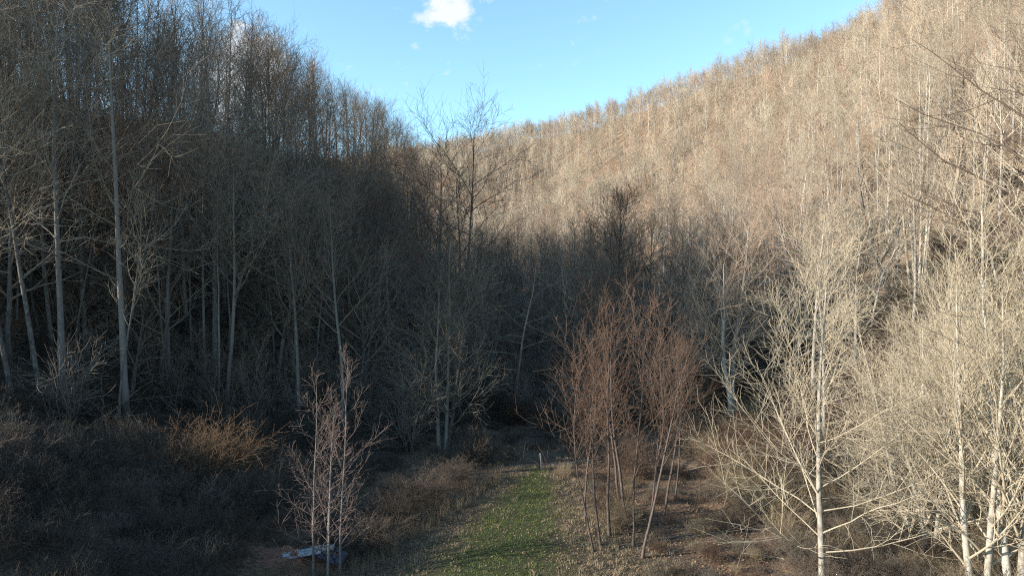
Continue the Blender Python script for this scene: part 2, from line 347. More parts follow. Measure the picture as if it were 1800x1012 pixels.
base = mixn(t, edge(sep.outputs[2], n2.outputs['Fac'], 0.5, 1.1), base, slope_l)
base = mixn(t, edge(sep.outputs[1], n3.outputs['Fac'], 0.75, 1.0), base, dry)
base = mixn(t, edge(sep.outputs[0], n3.outputs['Fac'], 0.66, 1.15), base, green)
t.links.new(base, b.inputs['Base Color'])
bm = N(t, 'ShaderNodeBump', ins={'Strength': 0.7, 'Distance': 0.12}); t.links.new(n1.outputs['Fac'], bm.inputs['Height']); t.links.new(bm.outputs[0], b.inputs['Normal'])
t.links.new(b.outputs[0], o.inputs[0])
me = mb.mesh('ground', [gm])
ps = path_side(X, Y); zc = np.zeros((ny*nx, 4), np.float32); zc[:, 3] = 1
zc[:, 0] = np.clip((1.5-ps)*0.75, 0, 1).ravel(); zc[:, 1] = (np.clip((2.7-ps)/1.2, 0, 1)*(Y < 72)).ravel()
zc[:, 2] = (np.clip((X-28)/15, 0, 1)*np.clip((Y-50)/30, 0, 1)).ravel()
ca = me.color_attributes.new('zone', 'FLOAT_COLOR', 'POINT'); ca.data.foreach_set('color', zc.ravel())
tag(obj('ground', me), 'leaf covered valley floor and steep wooded slopes', kind='structure')
# creek water in its cut
mw = bpy.data.materials.new('creek_water'); mw.use_nodes = True
bw = mw.node_tree.nodes['Principled BSDF']; bw.inputs['Base Color'].default_value = (0.012, 0.012, 0.011, 1); bw.inputs['Roughness'].default_value = 0.12
mb = MB(); cp = []
for (ax, ay), (bx, by) in zip(CREEK[:-1], CREEK[1:]):
    n = max(2, int(math.hypot(bx-ax, by-ay)/1.5))
    for k in range(n): cp.append((ax+(bx-ax)*k/n, ay+(by-ay)*k/n))
cp = np.array([c_ for c_ in cp if c_[1] > 68]); tn = np.gradient(cp, axis=0); tn /= np.linalg.norm(tn, axis=1)[:, None]; nn = np.c_[-tn[:, 1], tn[:, 0]]
zz = H(cp[:, 0], cp[:, 1]); zz = np.minimum.accumulate(zz)+0.18
V = np.stack([np.c_[cp+nn*0.4, zz], np.c_[cp-nn*0.4, zz]], 1).reshape(-1, 3); k = np.arange(len(cp)-1)*2
mb.add(V, quads=np.stack([k, k+1, k+3, k+2], -1))
tag(obj('creek_water', mb.mesh('creek_water', [mw])), 'narrow dark creek crossing the valley floor', kind='structure')

# ---------------------------------------------------------------- plant library
def meshset(name, trunks, crown, mt, mc):
    tr = [mb.mesh(name+'_trunk', [mt]) for mb in trunks]; cr = crown.mesh(name+'_crown', [mc])
    whole = MB()
    for mb in trunks:
        for v in mb.v: pass
    for src, mi in [(x, 0) for x in trunks]+[(crown, 1)]:
        base = whole.n
        V = np.concatenate(src.v)
        qs = np.concatenate(src.q) if src.q else None
        whole.add(V, quads=qs, tris=np.concatenate(src.t) if src.t else None, mat=mi)
    return tr, cr, whole.mesh(name+'_whole', [mt, mc])
LIB = {}
def lib(kind, i, mt, mc, **kw):
    tr, cw = tree_geo(**kw); LIB.setdefault(kind, []).append(meshset(f'{kind}_{i}', tr, cw, M[mt], M[mc]))
for i in range(6):   # tall, straight, high domed crown of rising limbs
    lib('tall', i, 'trunk', 'twig', seed=100+i, H=24.5, r=0.25, clear=0.46, trunk_wander=0.02, n1=17, a1=(50, 12), l1=(0.36, 0.20), up1=0.07, w1=0.09, taper=0.16, rk1=0.55,
        n2=7, l2=(0.50, 0.34), up2=0.07, n3=5, rmin=0.017, l3=(0.55, 0.4), t_end=0.93, tw=0.12)
for i in range(6):   # spreading crown
    lib('wide', i, 'trunk', 'twig', seed=200+i, H=18.0, r=0.28, clear=0.30, trunk_wander=0.06, n1=14, a1=(68, 16), l1=(0.48, 0.32), up1=0.05, w1=0.15,
        n2=8, l2=(0.5, 0.32), up2=0.04, n3=6, rmin=0.016, taper=0.2, rk1=0.58, tw=0.16, t_end=0.9)
for i in range(4):   # slim young trees of the understorey
    lib('slim', i, 'trunk', 'twig', seed=300+i, H=11, r=0.08, clear=0.20, trunk_wander=0.07, n1=14, a1=(60, 25), l1=(0.38, 0.2), up1=0.06, w1=0.15,
        n2=6, l2=(0.5, 0.35), n3=3, l3=(0.6, 0.4), rmin=0.013, k0=5)
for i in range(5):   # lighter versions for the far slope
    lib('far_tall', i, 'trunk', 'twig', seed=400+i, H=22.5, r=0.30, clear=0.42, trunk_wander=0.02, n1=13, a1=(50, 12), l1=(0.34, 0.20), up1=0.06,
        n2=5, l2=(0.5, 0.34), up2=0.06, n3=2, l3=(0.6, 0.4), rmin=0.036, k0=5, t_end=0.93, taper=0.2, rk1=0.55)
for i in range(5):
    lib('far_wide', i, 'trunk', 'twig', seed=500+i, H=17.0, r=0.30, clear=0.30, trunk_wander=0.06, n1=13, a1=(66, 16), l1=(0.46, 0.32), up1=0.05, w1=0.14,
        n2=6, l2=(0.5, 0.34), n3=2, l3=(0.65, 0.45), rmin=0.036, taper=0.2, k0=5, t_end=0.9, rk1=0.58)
def slib(kind, i, mat, **kw): LIB.setdefault(kind, []).append(shrub_geo(**kw).mesh(f'{kind}_{i}', [M[mat]]))
for i in range(4): slib('thicket', i, 'brown', seed=700+i, H=2.3, n=30, lean=45, n2=8, n3=6, base=1.1, w=0.22, rmin=0.008, r=0.014)
for i in range(3): slib('bush', i, 'brown', seed=720+i, H=3.0, n=40, lean=38, n2=9, n3=7, base=0.7, w=0.16, rmin=0.008, r=0.018)
for i in range(2): slib('bush_tan', i, 'straw', seed=740+i, H=2.6, n=36, lean=36, n2=8, n3=5, base=0.8, w=0.14, rmin=0.008, r=0.016)
slib('bush_orange', 0, 'orange', seed=760, H=4.2, n=60, lean=42, n2=7, n3=4, base=1.5, w=0.13, rmin=0.008, r=0.014, droop=0.06)
for i in range(5): slib('scrub', i, 'dtwig2', seed=780+i, H=6.5, n=7, lean=26, n2=8, n3=6, base=0.5, w=0.13, rmin=0.013, r=0.055, seg=8, l2=(0.55, 0.35), up=0.02)
for i in range(2): slib('bush_red', i, 'rtwig', seed=770+i, H=2.8, n=36, lean=34, n2=8, n3=5, base=0.8, w=0.14, rmin=0.009, r=0.016)

def variant(src, dst, mt, mc):
    for tr, cr, wh in LIB[src]:
        t2 = [m.copy() for m in tr]; c2 = cr.copy(); w2 = wh.copy()
        for m in t2: m.materials[0] = M[mt]
        c2.materials[0] = M[mc]; w2.materials[0] = M[mt]; w2.materials[1] = M[mc]
        LIB.setdefault(dst, []).append((t2, c2, w2))
for i in range(5):
    lib('pole_t', i, 'trunk', 'twig', seed=180+i, H=24, r=0.13, clear=0.48, trunk_wander=0.03, n1=16, a1=(50, 14), l1=(0.22, 0.14), up1=0.08, w1=0.12, taper=0.2, n2=6, l2=(0.5, 0.34), n3=4, rmin=0.015, l3=(0.55, 0.4), k0=6)
for i in range(5):
    lib('tall_r', i, 'trunk', 'twig', seed=150+i, H=24.5, r=0.24, clear=0.50, trunk_wander=0.02, n1=14, a1=(52, 12), l1=(0.34, 0.20), up1=0.07, w1=0.10, taper=0.16, rk1=0.55,
        n2=6, l2=(0.50, 0.34), up2=0.07, n3=4, rmin=0.018, l3=(0.6, 0.4), t_end=0.93, tw=0.12)
for i in range(5):
    lib('wide_r', i, 'trunk', 'twig', seed=250+i, H=18.0, r=0.26, clear=0.36, trunk_wander=0.06, n1=11, a1=(66, 16), l1=(0.48, 0.32), up1=0.05, w1=0.15,
        n2=7, l2=(0.5, 0.34), up2=0.04, n3=4, l3=(0.6, 0.4), rmin=0.018, taper=0.2, rk1=0.58, tw=0.14, t_end=0.9)
variant('tall_r', 'tall_light', 'ltrunk', 'ltwig'); variant('wide_r', 'wide_light', 'ltrunk', 'ltwig'); variant('slim', 'slim_light', 'ltrunk', 'ltwig')  # copies recoloured with the painted-in sunlit bark and twig tones
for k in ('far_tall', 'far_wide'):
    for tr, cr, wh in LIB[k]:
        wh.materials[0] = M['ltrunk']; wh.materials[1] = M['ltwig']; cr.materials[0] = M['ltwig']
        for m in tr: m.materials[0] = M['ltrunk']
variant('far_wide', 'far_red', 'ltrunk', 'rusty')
def place_tree(meshes, name, x, y, label, cat, group=None, rz=0.0, s=1.0, tilt=(0, 0), z=None, sz=None):
    tr, cr, _ = meshes
    e = empty(name, (x, y, h1(x, y) if z is None else z), rz)
    e.rotation_euler = (tilt[0], tilt[1], rz); e.scale = (s, s, s if sz is None else sz)
    for m in tr: obj('trunk', m, e)
    obj('crown', cr, e)
    tag(e, label, cat, group); return e
def at(u, d): return ((u-900)/F*d, d)
SPECIAL = []      # (x, y, radius) kept free of scattered trees
def special(key, seed, u, d, label, name='bare_tree', cat='tree', mt='trunk', mc='twig', rz=0.0, free=3.0, group=None, z=None, **kw):
    tr, cw = tree_geo(seed=seed, **kw); ms = meshset(key, tr, cw, M[mt], M[mc])
    x, y = at(u, d); SPECIAL.append((x, y, free))
    return place_tree(ms, name, x, y, label, cat, group, rz, z=z)
# --- foreground right, in the sun
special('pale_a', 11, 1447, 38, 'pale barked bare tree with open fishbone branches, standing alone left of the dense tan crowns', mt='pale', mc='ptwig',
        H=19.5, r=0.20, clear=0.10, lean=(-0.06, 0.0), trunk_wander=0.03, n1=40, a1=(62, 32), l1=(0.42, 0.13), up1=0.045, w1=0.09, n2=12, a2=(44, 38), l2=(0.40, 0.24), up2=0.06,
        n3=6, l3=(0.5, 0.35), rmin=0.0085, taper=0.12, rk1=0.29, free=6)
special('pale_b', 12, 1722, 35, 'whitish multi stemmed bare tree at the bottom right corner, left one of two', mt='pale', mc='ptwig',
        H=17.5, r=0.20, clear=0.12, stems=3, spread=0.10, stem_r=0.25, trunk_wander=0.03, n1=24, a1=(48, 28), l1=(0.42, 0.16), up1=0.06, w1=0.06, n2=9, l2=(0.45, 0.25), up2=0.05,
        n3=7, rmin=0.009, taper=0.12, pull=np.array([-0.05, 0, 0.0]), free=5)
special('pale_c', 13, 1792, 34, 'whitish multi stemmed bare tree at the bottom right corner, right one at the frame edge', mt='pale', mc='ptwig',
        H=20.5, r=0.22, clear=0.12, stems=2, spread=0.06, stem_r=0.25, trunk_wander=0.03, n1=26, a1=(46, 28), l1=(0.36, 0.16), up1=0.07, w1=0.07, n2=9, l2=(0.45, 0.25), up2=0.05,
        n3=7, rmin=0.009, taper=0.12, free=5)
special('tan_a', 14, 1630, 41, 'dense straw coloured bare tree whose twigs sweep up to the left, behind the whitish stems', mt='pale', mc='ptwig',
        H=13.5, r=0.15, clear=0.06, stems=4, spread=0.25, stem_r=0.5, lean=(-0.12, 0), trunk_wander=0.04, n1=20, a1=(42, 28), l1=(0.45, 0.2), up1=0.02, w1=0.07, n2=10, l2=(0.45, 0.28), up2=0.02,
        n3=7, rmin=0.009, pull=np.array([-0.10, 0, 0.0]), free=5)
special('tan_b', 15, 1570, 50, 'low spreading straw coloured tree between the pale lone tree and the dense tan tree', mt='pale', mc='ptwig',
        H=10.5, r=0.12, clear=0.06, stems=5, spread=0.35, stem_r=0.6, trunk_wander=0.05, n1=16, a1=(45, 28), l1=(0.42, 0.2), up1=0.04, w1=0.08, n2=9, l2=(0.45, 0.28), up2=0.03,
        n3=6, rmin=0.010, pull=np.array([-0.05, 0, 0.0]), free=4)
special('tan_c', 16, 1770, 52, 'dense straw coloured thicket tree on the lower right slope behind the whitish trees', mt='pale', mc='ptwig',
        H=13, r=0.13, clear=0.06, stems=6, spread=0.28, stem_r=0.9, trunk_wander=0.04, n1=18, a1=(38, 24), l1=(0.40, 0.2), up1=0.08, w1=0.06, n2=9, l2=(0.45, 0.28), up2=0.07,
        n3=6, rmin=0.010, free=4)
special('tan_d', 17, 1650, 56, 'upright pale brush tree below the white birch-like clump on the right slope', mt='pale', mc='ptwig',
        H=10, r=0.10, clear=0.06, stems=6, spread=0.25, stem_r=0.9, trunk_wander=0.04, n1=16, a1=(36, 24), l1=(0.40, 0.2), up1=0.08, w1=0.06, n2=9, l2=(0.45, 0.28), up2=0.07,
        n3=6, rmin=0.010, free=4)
special('over', 18, 1905, 48, 'large dark limbed tree reaching into the frame at the top right corner', mt='dark', mc='dtwig',
        H=28, r=0.42, clear=0.35, trunk_wander=0.04, n1=18, a1=(75, 35), l1=(0.48, 0.25), up1=0.03, w1=0.13, n2=7, l2=(0.45, 0.25), up2=0.02, n3=4, rmin=0.014, rk1=0.5, free=4, pull=np.array([-0.06, 0, 0]))
# --- right slope, middle
special('clump', 19, 1613, 84, 'clump of white stems catching the sun at the foot of the right slope', mt='pale', mc='ltwig',
        H=29, r=0.20, clear=0.35, stems=5, spread=0.07, stem_r=0.55, trunk_wander=0.02, n1=22, a1=(40, 22), l1=(0.22, 0.10), up1=0.10, w1=0.08, n2=7, n3=5, rmin=0.011, free=4)
special('fork', 20, 1572, 92, 'thick trunked tree forking low with long limbs leaning left', mt='sapt', mc='ltwig',
        H=24, r=0.42, clear=0.16, stems=2, spread=0.32, stem_r=0.2, lean=(-0.16, 0), trunk_wander=0.05, n1=20, a1=(50, 28), l1=(0.40, 0.16), up1=0.05, w1=0.12, n2=9, n3=7, rmin=0.012, free=4)
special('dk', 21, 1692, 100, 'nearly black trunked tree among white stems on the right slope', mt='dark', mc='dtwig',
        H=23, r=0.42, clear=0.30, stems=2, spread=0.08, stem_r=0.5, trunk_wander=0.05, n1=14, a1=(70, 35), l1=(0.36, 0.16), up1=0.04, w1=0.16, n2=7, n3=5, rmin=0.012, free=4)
special('birch2', 22, 1722, 95, 'slender white trunked pair right of the black trunk', mt='pale', mc='ltwig',
        H=26, r=0.17, clear=0.40, stems=3, spread=0.06, stem_r=0.6, trunk_wander=0.02, n1=20, a1=(45, 24), l1=(0.22, 0.1), up1=0.1, n2=7, n3=5, rmin=0.011, free=3)
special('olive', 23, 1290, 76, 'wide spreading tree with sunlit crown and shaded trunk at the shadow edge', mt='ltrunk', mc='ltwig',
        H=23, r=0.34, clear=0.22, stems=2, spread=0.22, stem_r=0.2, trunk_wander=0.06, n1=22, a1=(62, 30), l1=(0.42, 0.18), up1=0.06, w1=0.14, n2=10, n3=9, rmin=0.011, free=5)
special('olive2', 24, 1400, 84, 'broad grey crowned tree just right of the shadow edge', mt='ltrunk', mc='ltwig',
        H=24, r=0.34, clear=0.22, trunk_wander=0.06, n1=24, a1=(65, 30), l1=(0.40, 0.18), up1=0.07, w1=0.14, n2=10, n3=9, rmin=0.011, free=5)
# --- middle
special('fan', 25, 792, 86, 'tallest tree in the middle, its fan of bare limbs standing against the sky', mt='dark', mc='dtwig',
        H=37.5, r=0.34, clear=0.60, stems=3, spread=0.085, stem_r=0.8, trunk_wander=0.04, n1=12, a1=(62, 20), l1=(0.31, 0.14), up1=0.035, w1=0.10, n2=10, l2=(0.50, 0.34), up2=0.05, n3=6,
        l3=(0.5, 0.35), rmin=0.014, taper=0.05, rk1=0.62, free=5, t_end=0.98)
special('crook', 30, 905, 92, 'crooked tree with nearly level pale limbs, right of the forked grey tree', mt='mtwig', mc='mtwig',
        H=21, r=0.24, clear=0.35, lean=(0.02, 0), trunk_wander=0.07, n1=14, a1=(85, 55), l1=(0.36, 0.25), up1=0.02, w1=0.26, n2=7, n3=5, rmin=0.013, free=4, rk1=0.6)
special('crook2', 31, 400, 76, 'crooked pale limbed tree spreading high on the left slope', mt='mtwig', mc='mtwig',
        H=25, r=0.26, clear=0.50, lean=(0.04, 0), trunk_wander=0.05, n1=16, a1=(75, 35), l1=(0.36, 0.25), up1=0.03, w1=0.24, n2=8, n3=5, rmin=0.014, free=3, rk1=0.6)
special('crook3', 32, 990, 100, 'pale grey tree with level crooked limbs behind the red twigged saplings', mt='mtwig', mc='mtwig',
        H=20, r=0.24, clear=0.30, trunk_wander=0.07, n1=14, a1=(80, 45), l1=(0.38, 0.25), up1=0.03, w1=0.22, n2=7, n3=5, rmin=0.014, free=3, rk1=0.6)
special('mid', 26, 780, 70, 'grey twiggy tree with forked base beside the creek bend', mt='trunk', mc='twig',
        H=22, r=0.22, clear=0.16, stems=3, spread=0.14, stem_r=0.4, trunk_wander=0.05, n1=22, a1=(62, 30), l1=(0.40, 0.16), up1=0.05, w1=0.15, n2=9, n3=6, rmin=0.010, free=5)
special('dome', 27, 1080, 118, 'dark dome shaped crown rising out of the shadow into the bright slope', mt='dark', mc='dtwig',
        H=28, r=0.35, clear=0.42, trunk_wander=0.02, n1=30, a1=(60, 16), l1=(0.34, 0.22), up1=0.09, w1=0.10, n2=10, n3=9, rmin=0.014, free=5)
special('pink', 28, 1042, 78, 'slim straight tree with regular side branches behind the red twigged saplings', mt='trunk', mc='rtwig',
        H=24, r=0.16, clear=0.22, trunk_wander=0.012, n1=34, a1=(58, 30), l1=(0.28, 0.08), up1=0.09, w1=0.08, n2=8, n3=5, rmin=0.010, free=4)
special('lean', 29, 700, 78, 'crooked leaning tree with pale broken limbs in the dark middle', mt='trunk', mc='twig',
        H=24, r=0.28, clear=0.25, lean=(0.28, 0), trunk_wander=0.06, n1=18, a1=(68, 32), l1=(0.42, 0.2), up1=0.03, w1=0.18, n2=8, n3=6, rmin=0.011, free=4)
# --- left tall trunks
LT = [(222, 60, 33, 0.36, (0.0, 0), 'tall straight trunk lit along its left edge, left of the orange bush'),
      (108, 57, 33, 0.34, (0.01, 0), 'tall mottled trunk whose lower part catches a streak of sun near the left edge'),
      (152, 64, 32, 0.28, (-0.01, 0), 'tall mottled trunk standing between the two sunlit trunks on the left'),
      (378, 70, 32, 0.36, (0.01, 0), 'tall grey trunk with a closely paired stem above the orange bush'),
      (362, 71, 28, 0.20, (-0.05, 0), 'thinner stem paired with the tall grey trunk above the orange bush'),
      (75, 56, 30, 0.26, (-0.16, 0), 'tall trunk leaning left across the left edge of the wood'),
      (28, 52, 29, 0.24, (-0.20, 0.02), 'strongly leaning trunk nearest the left frame edge'),
      (92, 62, 30, 0.24, (-0.04, 0), 'slender trunk close behind the leaning trunks on the left'),
      (286, 78, 29, 0.24, (0.0, 0), 'grey trunk in shade between the sunlit trunk and the paired stems'),
      (450, 84, 29, 0.26, (0.03, 0), 'grey trunk right of the paired stems, half hidden in brush')]
for i, (u, d, hh, r, ln, lab) in enumerate(LT):
    special(f'left{i}', 40+i, u, d, lab, mt='trunk', mc='mtwig', H=hh, r=r*0.9, clear=0.36 if i != 3 else 0.40, lean=ln, trunk_wander=0.018, n1=24, a1=(66, 24), l1=(0.30, 0.16), up1=0.06, w1=0.16,
            n2=8, l2=(0.5, 0.35), n3=5, l3=(0.55, 0.4), rmin=0.013, k0=10, seg0=14, free=2.5, rk1=0.36)
# --- left sapling group
special('sap', 60, 574, 41, 'cluster of slim pinkish grey saplings beside the debris heap', name='sapling', mt='sapt', mc='saptw',
        H=12.6, r=0.085, clear=0.10, stems=4, spread=0.035, stem_r=0.75, trunk_wander=0.02, n1=20, a1=(66, 30), l1=(0.26, 0.12), up1=0.10, w1=0.12, n2=7, l2=(0.45, 0.3), n3=3, rmin=0.009, k0=6, free=3)
# --- red twigged saplings right of the path
RS = [(1046, 44, 14.5, (-0.16, 0), 0.35), (1058, 44.5, 15, (-0.06, 0), 1.2), (1072, 47, 15, (-0.02, 0.02), 2.0), (1112, 45, 15.5, (0.02, 0), 2.9), (1127, 43, 15, (0.03, 0), 3.4),
      (1098, 49, 15.5, (0.0, 0), 4.1), (1140, 48, 15, (0.08, 0), 5.0), (1165, 51, 14, (0.06, 0), 5.5), (1090, 53, 14.5, (-0.03, 0), 0.9), (1186, 55, 13.5, (0.03, 0), 1.6), (1030, 50, 13.5, (-0.12, 0), 2.4),
      (1150, 58, 15, (0.0, 0), 3.1)]
RL = ['red twigged sapling leaning left out over the grass', 'red twigged sapling next to the one leaning over the grass', 'slim red twigged sapling third from the grass', 'straight red twigged sapling in the middle of the clump',
      'front red twigged sapling with the clearest pale stem', 'red twigged sapling at the back centre of the clump', 'red twigged sapling leaning slightly right', 'red twigged sapling on the right side of the clump',
      'thin red twigged sapling behind the left stems', 'rightmost red twigged sapling of the clump', 'red twigged sapling leaning left behind the front stems', 'hindmost red twigged sapling of the clump']
rr_ = np.random.default_rng(88)
for i, (u, d, hh, ln, rz) in enumerate(RS):
    x, y = at(u, d); SPECIAL.append((x, y, 1.5))
    hh *= (0.92, 0.78, 0.96, 1.0, 0.88, 1.04, 0.84, 0.95, 0.8, 0.9, 0.75, 1.0)[i]; ln = (ln[0]*1.3+rr_.normal(0, 0.05), rr_.normal(0, 0.06))
    tr, cw = tree_geo(seed=620+i, H=hh, r=0.075+0.025*(i % 3), clear=(0.30, 0.45, 0.38)[i % 3], lean=ln, trunk_wander=0.06, n1=16, a1=(46, 24), l1=(0.32, 0.16), up1=0.09, w1=0.12, n2=7, l2=(0.5, 0.34), up2=0.08, n3=3, l3=(0.6, 0.4), rmin=0.010, k0=6)
    place_tree(meshset(f'redsap{i}', tr, cw, M['red'], M['rtwig']), 'sapling', x, y, RL[i], 'sapling', 'red twigged saplings right of the grass path')

# ---------------------------------------------------------------- scattered forest
rng = np.random.default_rng(7)
SP = np.array(SPECIAL)
def visible(x, y, top):
    """does the top of a tree clear the terrain seen from the camera?"""
    el = (top-CAM[2])/np.hypot(x, y); ok = np.ones(len(x), bool)
    for f in np.linspace(0.15, 0.93, 22):
        hz = H(x*f, y*f); ok &= (hz-CAM[2])/(np.hypot(x, y)*f) < el
    return ok
def scatter(x0, x1, y0, y1, s, jit=0.45):
    a = np.arange(x0, x1, s); bb = np.arange(y0, y1, s); A, B = np.meshgrid(a, bb)
    A = A+rng.uniform(-jit, jit, A.shape)*s; B = B+rng.uniform(-jit, jit, B.shape)*s
    return A.ravel(), B.ravel()
def keep_out(x, y, m=1.0):
    ok = np.ones(len(x), bool)
    for sx_, sy_, r_ in SPECIAL: ok &= np.hypot(x-sx_, y-sy_) > r_*m
    ok &= ~((path_side(x, y) < 2.0) & (y < 66))
    ok &= ~((900+F*x/np.maximum(y, 1) > 470) & (900+F*x/np.maximum(y, 1) < 740) & (y < 69))
    ok &= seg_dist(x, y, CREEK) > 2.0
    return ok
pts = []   # x, y, kind, scale
def add(xs, ys, kinds, probs, smin, smax):
    k = rng.choice(len(kinds), len(xs), p=probs); s = rng.uniform(smin, smax, len(xs))
    for i in range(len(xs)): pts.append((xs[i], ys[i], kinds[k[i]], s[i]))
# left spur (also the part out of frame that shades the valley)
x, y = scatter(-125, -8, 5, 260, 5.3)
crest_x = np.interp(y, [0, 38, 70, 95, 110, 130, 166, 190, 215, 260], [-50, -54, -64, -74, -60, -51, -42, -34, -30, -30])
u = 900+F*x/np.maximum(y, 1)
ok = (x < -17-0.05*(y-60).clip(0)) & (x > crest_x-np.where((u > 150) & (y > 60), 6, 20)) & keep_out(x, y) & ((y > 66) | (x < -38)) & ((u > -1500))
ok &= ~((y < 50) & (x > -48)); ok &= ~((x < -36) & (y > 8) & (y < 45) & (rng.random(len(x)) < np.where(y > 27, 0.85, 0.6))); ok &= ~((y < 30) & (u > -60))  # unseen rows thinned to open a sun gap onto the grass
add(x[ok], y[ok], ['tall', 'wide', 'slim'], [0.78, 0.14, 0.08], 0.85, 1.12)
x, y = scatter(-76, -10, 62, 215, 4.2); u = 900+F*x/y
ok = (x < -15-0.05*(y-60).clip(0)) & (x > np.interp(y, [0, 38, 70, 95, 110, 130, 166, 190, 215, 260], [-50, -54, -64, -74, -60, -51, -42, -34, -30, -30])-5) & keep_out(x, y, 0.5) & (u > -100)
add(x[ok], y[ok], ['slim', 'wide'], [0.85, 0.15], 0.45, 0.95)
x, y = scatter(-70, -22, 56, 125, 5.2); u = 900+F*x/y
ok = (u > -120) & (u < 620) & keep_out(x, y, 0.5) & (H(x, y) > 4) & (H(x, y) < 40)
add(x[ok], y[ok], ['pole_t'], [1.0], 0.75, 1.1)
# valley middle
x, y = scatter(-30, 40, 88, 250, 6.0)
ok = (x > -17-0.05*(y-60)) & (x < 30+0.05*(y-80)) & keep_out(x, y)
add(x[ok], y[ok], ['tall', 'wide', 'slim'], [0.22, 0.40, 0.38], 0.7, 1.0)
# right slope near
x, y = scatter(22, 230, 62, 260, 7.6)
u = 900+F*x/y
ok = (x > 28+0.06*(y-80)) & (u < 2150) & (u > 1150) & keep_out(x, y)
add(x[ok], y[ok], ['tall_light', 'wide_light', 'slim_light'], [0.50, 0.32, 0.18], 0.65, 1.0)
# far slopes
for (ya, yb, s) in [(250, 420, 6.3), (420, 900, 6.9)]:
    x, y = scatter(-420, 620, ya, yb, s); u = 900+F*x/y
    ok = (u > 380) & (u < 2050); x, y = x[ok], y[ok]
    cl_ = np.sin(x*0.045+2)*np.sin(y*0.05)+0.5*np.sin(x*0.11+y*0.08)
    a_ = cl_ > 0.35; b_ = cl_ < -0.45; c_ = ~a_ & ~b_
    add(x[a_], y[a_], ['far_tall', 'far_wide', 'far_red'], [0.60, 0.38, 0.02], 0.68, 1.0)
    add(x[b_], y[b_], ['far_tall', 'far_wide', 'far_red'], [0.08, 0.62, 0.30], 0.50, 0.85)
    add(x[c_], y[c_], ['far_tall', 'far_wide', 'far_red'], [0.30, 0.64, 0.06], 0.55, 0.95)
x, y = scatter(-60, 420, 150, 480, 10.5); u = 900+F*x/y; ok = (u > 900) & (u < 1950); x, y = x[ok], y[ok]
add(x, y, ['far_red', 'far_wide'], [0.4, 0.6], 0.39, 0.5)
px = np.array([p[0] for p in pts]); py = np.array([p[1] for p in pts]); pk = [p[2] for p in pts]; psn = np.array([p[3] for p in pts])
pz = H(px, py)
hgt0 = np.array([{'pole_t': 26, 'tall': 28, 'wide': 23, 'slim': 11, 'far_tall': 26, 'far_wide': 21, 'far_red': 21}[k.replace('_light', '')] for k in pk])
# how tall the trees grow: lower towards the nose of the spur and in the hollow
uq = 900+F*px/py
SKY_U = [-200, 380, 450, 500, 540, 580, 620, 660, 700, 722, 745, 900, 990, 1080, 1150, 1250, 1300]
SKY_V = [-400, -60, 0, 45, 85, 103, 148, 170, 190, 235, 285, 300, 300, 300, 300, 300, -900]
lim = (17+(506-np.interp(uq, SKY_U, SKY_V))/F*py - pz)/hgt0/1.03
psn = np.where(py < 235, np.minimum(psn, lim), psn)
hgt = hgt0*psn
vis = (visible(px, py, pz+hgt) | ((px < 0) & (py < 200))) & (psn > 0.38)
uu = 900+F*px/py; inframe = (uu > -80) & (uu < 1880) & visible(px, py, pz+hgt*0.6)
size = np.where(inframe & (psn > 0.38), hgt/np.hypot(px, py), 0)
order = np.argsort(-size)
indiv = set(order[:250].tolist())
def near(u):
    for lim_, w in [(90, 'by the left frame edge'), (190, 'beside the sunlit left trunks'), (300, 'behind the tall sunlit trunk'), (430, 'above the orange bush'),
                   (540, 'left of the young tree cluster'), (650, 'behind the young tree cluster'), (740, 'left of the forked grey tree'), (850, 'behind the forked grey tree'),
                   (960, 'above the pole'), (1070, 'behind the left red saplings'), (1200, 'behind the right red saplings'), (1330, 'around the wide sunlit crown'),
                   (1450, 'behind the pale lone tree'), (1560, 'left of the white stem clump'), (1660, 'around the white stem clump'), (1740, 'around the black trunk')]:
        if u < lim_: return w
    return 'by the right frame edge'
KW = {'pole_t': 'thin straight tree', 'tall': 'straight bare tree', 'wide': 'spreading bare tree', 'slim': 'thin young tree', 'far_tall': 'straight bare tree', 'far_wide': 'spreading bare tree', 'far_red': 'rusty tree'}
ORD = ['leftmost', 'second from left', 'third from left', 'fourth from left', 'fifth from left', 'sixth from left', 'seventh from left', 'eighth from left', 'ninth from left', 'tenth from left', 'eleventh from left', 'twelfth from left', 'thirteenth from left', 'fourteenth from left']
def relabel(items):
    """items: (object, size word, kind word, u, depth word); gives every one its own wording"""
    D = {}
    for it in items: D.setdefault((it[1], it[2], near(it[3]), it[4]), []).append(it)
    for (sz_, kw, w, dw), L_ in D.items():
        L_.sort(key=lambda t_: t_[3])
        for n_i, it in enumerate(L_):
            tail = '' if len(L_) == 1 else ', '+ORD[min(n_i, 13)]
            lb = f'{sz_} {kw} {w}, {dw}{tail}'.replace('  ', ' ')
            it[0]['label'] = lb if len(lb.split()) <= 16 else lb.replace(' the ', ' ')
def group_of(x, y, u):
    if x < -16-0.05*(y-60): return 'trees on the shaded left slope'
    return 'trees in the dark valley middle' if x < 30+0.05*(y-80) else 'trees on the sunlit right slope'
stuff = []; TL = []
allkinds = ['pole_t', 'tall', 'wide', 'slim', 'tall_light', 'wide_light', 'slim_light', 'far_tall', 'far_wide', 'far_red']
srcs = []
for k in allkinds:
    for i, ms in enumerate(LIB[k]): srcs.append((k, i, ms[2]))
sidx = {}
for n, (k, i, m) in enumerate(srcs): sidx.setdefault(k, []).append(n)
